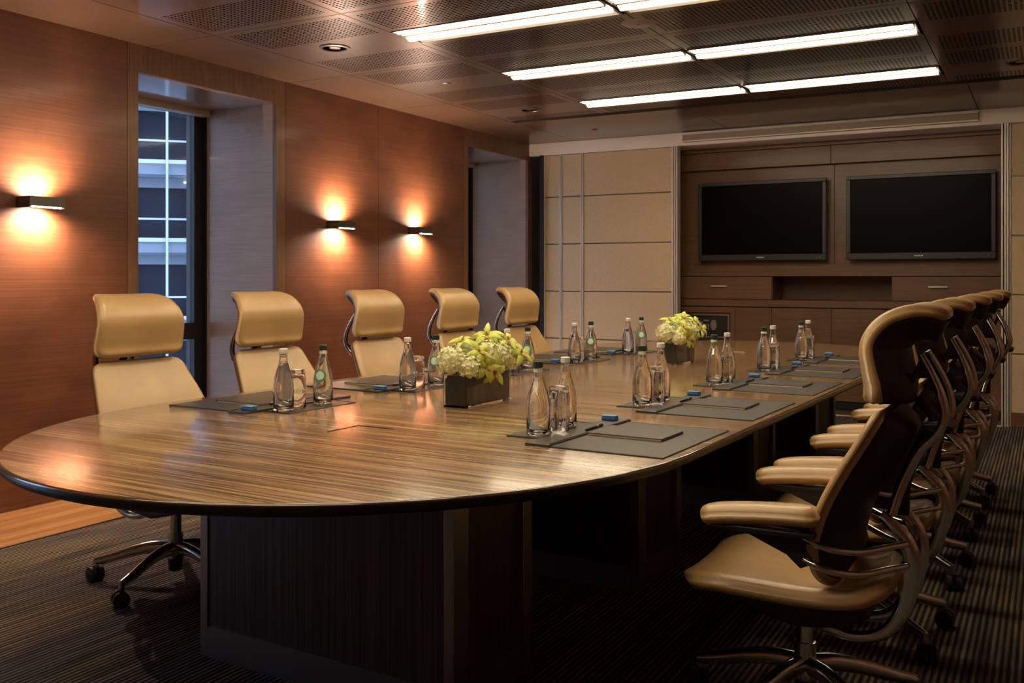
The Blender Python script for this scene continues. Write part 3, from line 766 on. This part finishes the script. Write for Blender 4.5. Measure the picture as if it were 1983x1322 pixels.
def arrangement(x, y, label, seed, ln=.34):
    rnd = random.Random(seed)
    t = empty('flower_arrangement', (x, y, ZT), TR, label, 'flowers')
    hx, hy, H = .058, ln / 2, .125
    def rr(hx, hy, r, n=6):
        pts = []
        for cx, cy, a0 in ((hx - r, hy - r, 0), (-hx + r, hy - r, PI / 2), (-hx + r, -hy + r, PI), (hx - r, -hy + r, 1.5 * PI)):
            for k in range(n + 1): pts.append((cx + r * math.cos(a0 + k * PI / 2 / n), cy + r * math.sin(a0 + k * PI / 2 / n)))
        return pts
    o1 = rr(hx, hy, .012); i1 = rr(hx - .004, hy - .004, .009); n = len(o1)
    vs = [(a, b, 0) for a, b in o1] + [(a, b, H) for a, b in o1] + [(a, b, H) for a, b in i1] + [(a, b, .008) for a, b in i1]
    fs = [tuple(range(n))[::-1], tuple(range(3 * n, 4 * n))]
    for k in range(n):
        j = (k + 1) % n
        fs += [(k, j, n + j, n + k), (n + k, n + j, 2 * n + j, 2 * n + k), (2 * n + k, 2 * n + j, 3 * n + j, 3 * n + k)]
    MB().add(vs, fs).build('vase', M['glass'], t, smooth=True, angle=50)
    MB().prism(rr(hx - .0075, hy - .0075, .007), .010, H - .012).build('leaf_lining', M['leaf_dark'], t, smooth=True, angle=30)
    MB().prism(rr(hx - .012, hy - .012, .007), H - .014, H - .002).build('foliage', M['leaf_dark'], t)
    for k in range(14):
        a = rnd.uniform(-hx + .015, hx - .015); b = rnd.uniform(-hy + .02, hy - .02); 
        MB().tube([(a, b, H - .02), (a * 1.3, b * 1.1, H + .05)], .0022, 6).build('stem', M['leaf_dark'], t)
    hs = [(-.015, -.165, .180, .062), (.045, -.02, .195, .060), (.040, .085, .185, .060), (.035, .15, .165, .050), (-.04, -.03, .20, .055), (.045, -.135, .155, .050), (-.02, .10, .205, .052)]
    k_ = ln / .34
    for a, b, z, r in hs: hydrangea(t, (a, b * k_, z), r, rnd)
    os_ = [(.080, -.065, .150, 1, -.7, .1), (.072, -.10, .215, .8, -.6, .6), (-.02, -.085, .255, .1, -.5, 1), (.02, .03, .268, .5, -.6, .8), (.0, .085, .270, .2, -.4, 1), (.085, .20, .19, .8, -.3, .5),
           (.055, .14, .245, .6, -.3, .8), (-.06, .03, .235, -.6, -.3, 1), (-.075, -.10, .2, -1, -.5, .6), (-.07, .12, .20, -1, .2, .5), (.02, .215, .18, .1, 1, .4), (.090, -.02, .135, 1, -.5, -.1), (-.03, .16, .24, 0, .3, 1)]
    for a, b, z, p, q, r in os_: orchid(t, Vector((a, b * k_, z)), Vector((p, q, r)), rnd.uniform(.058, .074), rnd.uniform(0, 2), rnd)
    lf = MB()
    for k in range(9):
        a = 2 * PI * k / 9; petal_mesh(lf, Vector((.03 * math.cos(a), .12 * math.sin(a), H + .01)), Vector((math.cos(a), math.sin(a), .5)), Vector((0, 0, 1)), .08, .016, .6)
    o = lf.build('green_leaves', plain('green_leaf', (.06, .14, .02), .45), t, smooth=True); so = o.modifiers.new('thick', 'SOLIDIFY'); so.thickness = .001
    return t
arrangement(-2.025, 3.345, 'lime orchids and cream hydrangeas in the nearer rectangular glass vase', 3)
arrangement(-1.935, 5.50, 'lime orchids and cream hydrangeas in the farther rectangular glass vase', 9, .30)

# ------------------------------------------------------------------ chairs  (local: +x is where the sitter looks, y across, z up)
def tv_(t, u):
    q = u * (len(t) - 1); a = min(int(q), len(t) - 2); return t[a] + (t[a + 1] - t[a]) * (q - a)
def cushion(prof, hw, t, nseg=6, nw=16, bulge=0., wrap=0., inset=1., off=0., er=.02, cr=.25, taper=None):
    """padded sheet: prof = list of (x,z) of mid surface, hw = half widths per point"""
    P = catmull([(x, 0, z) for x, z in prof], nseg); Hh = [v.x for v in catmull([(h, 0, 0) for h in hw], nseg)]
    n = len(P); L = [0.]
    for i in range(1, n): L.append(L[-1] + (P[i] - P[i - 1]).length)
    tot = L[-1]; fr = []; bk = []
    for i in range(n):
        tg = (P[min(i + 1, n - 1)] - P[max(i - 1, 0)]).normalized(); nr = Vector((tg.z, 0, -tg.x))
        e = min(L[i], tot - L[i]); ke = min(1, e / er); ke = math.sqrt(max(0, 1 - (1 - ke) ** 2))
        c_ = min(1, e / (cr * .25)) ; hwi = Hh[i] * inset - (1 - math.sqrt(max(0, 1 - (1 - c_) ** 2))) * cr * .25
        for j in range(nw + 1):
            w = math.sin((2 * j / nw - 1) * PI / 2); y = w * hwi
            de = (1 - abs(w)) * hwi; kw = min(1, de / er); kw = math.sqrt(max(0, 1 - (1 - kw) ** 2))
            k = max(.0, ke * kw); th = tv_(t, i / (n - 1)) if hasattr(t, '__len__') else t
            base = P[i] + Vector((0, y, 0)) + nr * (off + bulge * (1 - w * w) * ke + wrap * w * w)
            fr.append(base + nr * (th / 2) * k); bk.append(base - nr * (th / 2) * k)
    mb = MB(); W_ = nw + 1; N = n * W_; fs = []
    for i in range(n - 1):
        for j in range(nw):
            a, b, c, d = i * W_ + j, i * W_ + j + 1, (i + 1) * W_ + j + 1, (i + 1) * W_ + j
            fs.append((a, b, c, d)); fs.append((N + a, N + d, N + c, N + b))
    for j in range(nw):
        fs.append((j, N + j, N + j + 1, j + 1)); q = (n - 1) * W_ + j; fs.append((q, q + 1, N + q + 1, N + q))
    for i in range(n - 1):
        a = i * W_; fs.append((a, a + W_, N + a + W_, N + a)); a += nw; fs.append((a, N + a, N + a + W_, a + W_))
    mb.add(fr + bk, fs); return mb
HR = [(-.211, .918), (-.216, .962), (-.206, 1.015), (-.200, 1.068), (-.217, 1.110), (-.250, 1.142), (-.298, 1.160), (-.345, 1.160), (-.385, 1.146)]
HRW = [.216, .223, .222, .218, .209, .192, .164, .132, .095]
BK = [(-.238, .905), (-.188, .815), (-.146, .742), (-.108, .665), (-.086, .60), (-.074, .545), (-.076, .50), (-.092, .46), (-.125, .435)]
BKW = [.226, .248, .268, .281, .285, .278, .262, .240, .21]
BK.reverse(); BKW.reverse()
ST = [(.300, .378), (.275, .396), (.20, .407), (.08, .405), (-.05, .402), (-.15, .408), (-.21, .425), (-.250, .448)]
STW = [.225, .243, .252, .255, .250, .238, .222, .19]
def make_chair():
    t = empty('office_chair', (0, 0, 0)); tag(t, 'x', 'chair')
    hd = cushion(HR, HRW, [.054, .048, .042, .040, .040, .040, .040, .038, .036], bulge=-.002, er=.020, cr=.15).build('headrest', M['leather'], t, smooth=True, angle=180)
    cushion(HR, HRW, .016, bulge=-.062, off=-.015, inset=.955, er=.006, cr=.17).build('headrest_shell', M['dark_shell'], hd, smooth=True, angle=180)
    bk = cushion(BK, BKW, .038, bulge=-.012, er=.020, cr=.22).build('backrest', M['leather'], t, smooth=True, angle=180)
    cushion(BK, BKW, .018, bulge=-.066, off=-.016, inset=.955, er=.007, cr=.20).build('backrest_shell', M['dark_shell'], bk, smooth=True, angle=180)
    st = cushion(ST, STW, .052, bulge=-.010, er=.026, cr=.36, nseg=5).build('seat', M['leather'], t, smooth=True, angle=180)
    # undertray
    ut = MB(); ut.prism_y([(.25, .362), (-.17, .375), (-.20, .34), (-.13, .30), (.0, .282), (.10, .305), (.2, .345)], -.13, .13)
    ut.build('seat_pan', M['black'], t, bevel=.012, bseg=3)
    # arms
    for s_ in (-1, 1):
        aw = .283 * s_
        pts = [(.218, .598), (.17, .612), (.08, .623), (-.02, .630), (-.10, .631)]
        am = cushion([(x, z) for x, z in pts], [.036, .043, .045, .044, .038], .052, er=.024, cr=.14, nw=10)
        am.v = [(v[0], v[1] + aw, v[2]) for v in am.v]
        a_ = am.build('armrest', M['leather'], t, smooth=True, angle=180)
        sp = MB(); sp.prism_y([(.185, .580), (-.095, .606), (-.10, .585), (-.07, .50), (-.045, .488), (-.01, .52), (.10, .565), (.17, .572)], aw * .93 - .008, aw * .93 + .008)
        sp.box(-.09, .185, aw - .03, aw + .03, .578, .592)
        sp.build('arm_bracket', M['black'], t, bevel=.004)
        for z0, z1 in ((.568, .545), (.512, .487)):
            pth = catmull([(-.055, aw * .93, z0), (-.085, aw * .97, z0 - .008), (-.13, aw * .93, z0 - .022), (-.19, aw * .75, z1 - .008), (-.245, aw * .52, z1 - .004), (-.285, aw * .37, z1)], 5)
            MB().tube(pth, .0095, 10).build('arm_rod', M['chrome'], t, smooth=True)
    # frame: two lyre-shaped bars, each ending in a hook under the seat
    for s_ in (-1, 1):
        up_ = catmull([(-.318, .075 * s_, 1.045), (-.345, .085 * s_, .995), (-.368, .092 * s_, .940), (-.376, .092 * s_, .885), (-.356, .084 * s_, .838), (-.318, .074 * s_, .796), (-.288, .070 * s_, .740), (-.262, .076 * s_, .675), (-.245, .088 * s_, .615)], 5)
        MB().tube(up_, [.009 + .005 * min(1, i / 20) for i in range(len(up_))], 12).build('back_bar', M['chrome'], t, smooth=True)
        outer = catmull([(-.225, 0, .625), (-.262, 0, .598), (-.300, 0, .560), (-.320, 0, .500), (-.312, 0, .420), (-.285, 0, .340), (-.235, 0, .282), (-.160, 0, .258), (-.085, 0, .268), (-.02, 0, .300)], 5)
        inner = catmull([(-.215, 0, .600), (-.238, 0, .575), (-.262, 0, .545), (-.275, 0, .500), (-.262, 0, .440), (-.255, 0, .370), (-.215, 0, .310), (-.155, 0, .288), (-.10, 0, .298), (-.03, 0, .325)], 5)
        vs = []; fs = []; n = len(outer); a = .092 * s_
        for o_, i_ in zip(outer, inner):
            m_ = (o_ + i_) / 2; dd = (o_ - i_) / 2
            for k in range(8):
                th = 2 * PI * k / 8 + PI / 8; vs.append((m_.x + dd.x * 1.08 * math.cos(th), a + .013 * math.sin(th), m_.z + dd.z * 1.08 * math.cos(th)))
        for i in range(n - 1):
            for k in range(8): fs.append((i * 8 + k, i * 8 + (k + 1) % 8, (i + 1) * 8 + (k + 1) % 8, (i + 1) * 8 + k))
        fs.append(tuple(range(8))); fs.append(tuple(range((n - 1) * 8, n * 8)))
        MB().add(vs, fs).build('frame_hook', M['chrome'], t, smooth=True, angle=60)
    cr_ = MB(); cr_.tube([(-.285, -.10, .487), (-.285, .10, .487)], .016, 12); cr_.tube([(-.285, -.10, .545), (-.285, .10, .545)], .010, 12)
    cr_.build('cross_bar', M['black'], t, smooth=True)
    MB().tube(catmull([(-.262, 0, .60), (-.270, 0, .70), (-.315, 0, .80), (-.345, 0, .86), (-.300, 0, .925)], 4), [.018] * 13 + [.014] * 4, 10).build('spine', M['dark_shell'], t, smooth=True)
    br = MB(); br.prism_y([(-.345, .835), (-.395, .842), (-.398, .858), (-.345, .868), (-.315, .862)], -.085, .085)
    br.build('headrest_carrier', M['black'], t, bevel=.006, bseg=3)
    for s_ in (-1, 1):
        MB().tube([(-.322, .074 * s_, 1.035), (-.300, .066 * s_, .985), (-.272, .055 * s_, .93)], .007, 10).build('headrest_strut', M['black'], t, smooth=True)
    # column and five-star base
    cl_ = MB(); cl_.lathe([(.001, .30), (.024, .30), (.024, .205), (.031, .204), (.031, .142), (.036, .140), (.040, .120), (.038, .100), (.001, .10)], 24)
    cl_.build('column', M['chrome'], t, smooth=True)
    MB().lathe([(.001, .10), (.030, .10), (.028, .05), (.018, .042), (.001, .042)], 20).build('column_foot', M['black'], t, smooth=True)
    for k in range(5):
        a = 2 * PI * k / 5; ca_, sa_ = math.cos(a), math.sin(a)
        hp = catmull([(.020, 0, .140), (.09, 0, .141), (.17, 0, .126), (.26, 0, .099), (.325, 0, .084)], 4)
        hp = [(p.x * ca_, p.x * sa_, p.z) for p in hp]
        lg = MB().tube(hp, [.025 - .010 * i / (len(hp) - 1) for i in range(len(hp))], 10, flat=1.15)
        lg.tube([(.325 * ca_, .325 * sa_, .097), (.325 * ca_, .325 * sa_, .058)], .012, 10)
        leg = lg.build('leg', M['chrome'], t, smooth=True)
        w = MB(); cx, cy = .33 * ca_, .33 * sa_; ta = a + .9
        ux, uy = math.cos(ta), math.sin(ta)
        for off in (-.017, .017):
            p0 = (cx + ux * (off - .012), cy + uy * (off - .012), .031); p1 = (cx + ux * (off + .012), cy + uy * (off + .012), .031)
            w.tube([(p0[0], p0[1], p0[2]), (cx + ux * (off - .009), cy + uy * (off - .009), .031), (cx + ux * (off + .009), cy + uy * (off + .009), .031), p1], [.024, .031, .031, .024], 20)
        w.tube([(cx, cy, .031), (cx, cy, .066)], .014, 10)
        w.build('caster', M['black'], leg, smooth=True)
    return t
ch0 = make_chair()
first = [True]
def chair(x, y, rz, base_rot, label, group):
    if first[0]: c = ch0; first[0] = False
    else: c = dup(ch0)
    c.location = (x, y, 0); c.rotation_euler = (0, 0, rz); c['label'] = label; c['group'] = group
    # swivel the star base independently of the seat
    for k in kids(c):
        if k.name.split('.')[0] == 'leg': k.rotation_euler = (0, 0, base_rot - rz)
    return c
CL = [(2.78, 0), (3.54, 0), (4.39, 0), (5.20, 0), (6.02, 0)]
CR = [(2.83, 0), (3.58, 0), (4.42, 0), (5.24, 0), (6.02, 0)]
labs = ['nearest of the five', 'second nearest of the five', 'middle one of the five', 'second farthest of the five', 'farthest of the five']
for i, (y, r) in enumerate(CR):
    chair(-.612 + .012 * i, y, PI + math.radians(r), math.radians([32, 33, 33, 33, 33][i]), 'tan leather chair with headrest on the right side, ' + labs[i], 'tan chairs along the right side of the table')
for i, (y, r) in enumerate(CL):
    chair(-3.14 + .018 * i, y, math.radians([0, 0, 0, -1, -1][i]), math.radians([-78.3, -60, -70, -50, -72][i]), 'tan leather chair with headrest on the left side, ' + labs[i], 'tan chairs along the left side of the table')

# ------------------------------------------------------------------ building across the street
fa = empty('office_building', (-32.1, 27.9, 0), math.atan2(.73, .68), 'glazed office building with pale floor bands seen through the windows', 'building')
wb, bb_, dk, rl, lt = MB(), MB(), MB(), MB(), MB()
XL, XR_ = -26, 40
dk.box(XL, XR_, 1.2, 1.4, -22, 30)
for k in range(-6, 8):
    z = 2.80 + 3.25 * k
    wb.box(XL, XR_, -.12, .02, z - .07, z + .09)
    bb_.box(XL, XR_, 0, .25, z - .52, z - .07); bb_.box(XL, XR_, .25, 1.2, z - .60, z - .50); bb_.box(XL, XR_, .9, 1.0, z - 1.0, z - .60)
    rl.box(XL, XR_, -.06, .0, z + .84, z + .92)
    for j in range(28): 
        if (j * 7 + k * 3) % 4 == 0: lt.box(XL + j * 2.4 + .3, XL + j * 2.4 + .75, .85, .9, z - .78, z - .70)
for j in range(0, 28):
    x = .06 + (j - 11) * 2.35
    rl.box(x - .05, x + .05, -.2, -.13, -22, 30)
    dk.box(x + .9, x + 1.0, .9, 1.1, -22, 30)
for j in range(60):
    xx = XL + 1.1 * j + (j * 37 % 10) * .05; zz = 2.8 + 3.25 * ((j * 5) % 9 - 5)
    bb_.box(xx, xx + .10 + (j % 3) * .12, 1.05, 1.15, zz + .1, zz + 1.2 + (j % 4) * .2)
dk.build('glass_wall', M['facade_dark'], fa); wb.build('slab_edge', M['facade_white'], fa); bb_.build('fascia', M['facade_band'], fa); rl.build('mullion_grid', M['facade_white'], fa); lt.build('office_lights', M['spot_lit'], fa)

# ------------------------------------------------------------------ world, lamps, camera
wd = bpy.data.worlds.new('dusk'); bpy.context.scene.world = wd; wd.use_nodes = True
wn = wd.node_tree; bgn = [n for n in wn.nodes if n.type == 'BACKGROUND'][0]
tc = wn.nodes.new('ShaderNodeTexCoord'); sp = wn.nodes.new('ShaderNodeSeparateXYZ'); wn.links.new(tc.outputs['Generated'], sp.inputs[0])
rp = wn.nodes.new('ShaderNodeValToRGB'); rp.color_ramp.elements[0].position = .0; rp.color_ramp.elements[0].color = (.16, .20, .28, 1)
rp.color_ramp.elements[1].position = .8; rp.color_ramp.elements[1].color = (.36, .46, .66, 1)
wn.links.new(sp.outputs['Z'], rp.inputs[0]); wn.links.new(rp.outputs[0], bgn.inputs[0]); bgn.inputs[1].default_value = 3.6

TH = math.atan2(2030 - 991.5, 1860.)
cam = bpy.data.cameras.new('camera'); co = bpy.data.objects.new('camera', cam); C.objects.link(co)
co.location = (0, 0, 1.25); co.rotation_euler = (PI / 2, 0, TH)
cam.sensor_fit = 'HORIZONTAL'; cam.sensor_width = 36; cam.lens = 36 * 1860. / 1983
cam.shift_x = 0; cam.shift_y = -(661 - 537) / 1983.
cam.clip_start = .05; cam.clip_end = 300
S = bpy.context.scene; S.camera = co
S.view_settings.view_transform = 'Standard'; S.view_settings.look = 'None'; S.view_settings.gamma = 1.
S.view_settings.use_curve_mapping = False; S.view_settings.exposure = 1.45
bpy.context.view_layer.update()
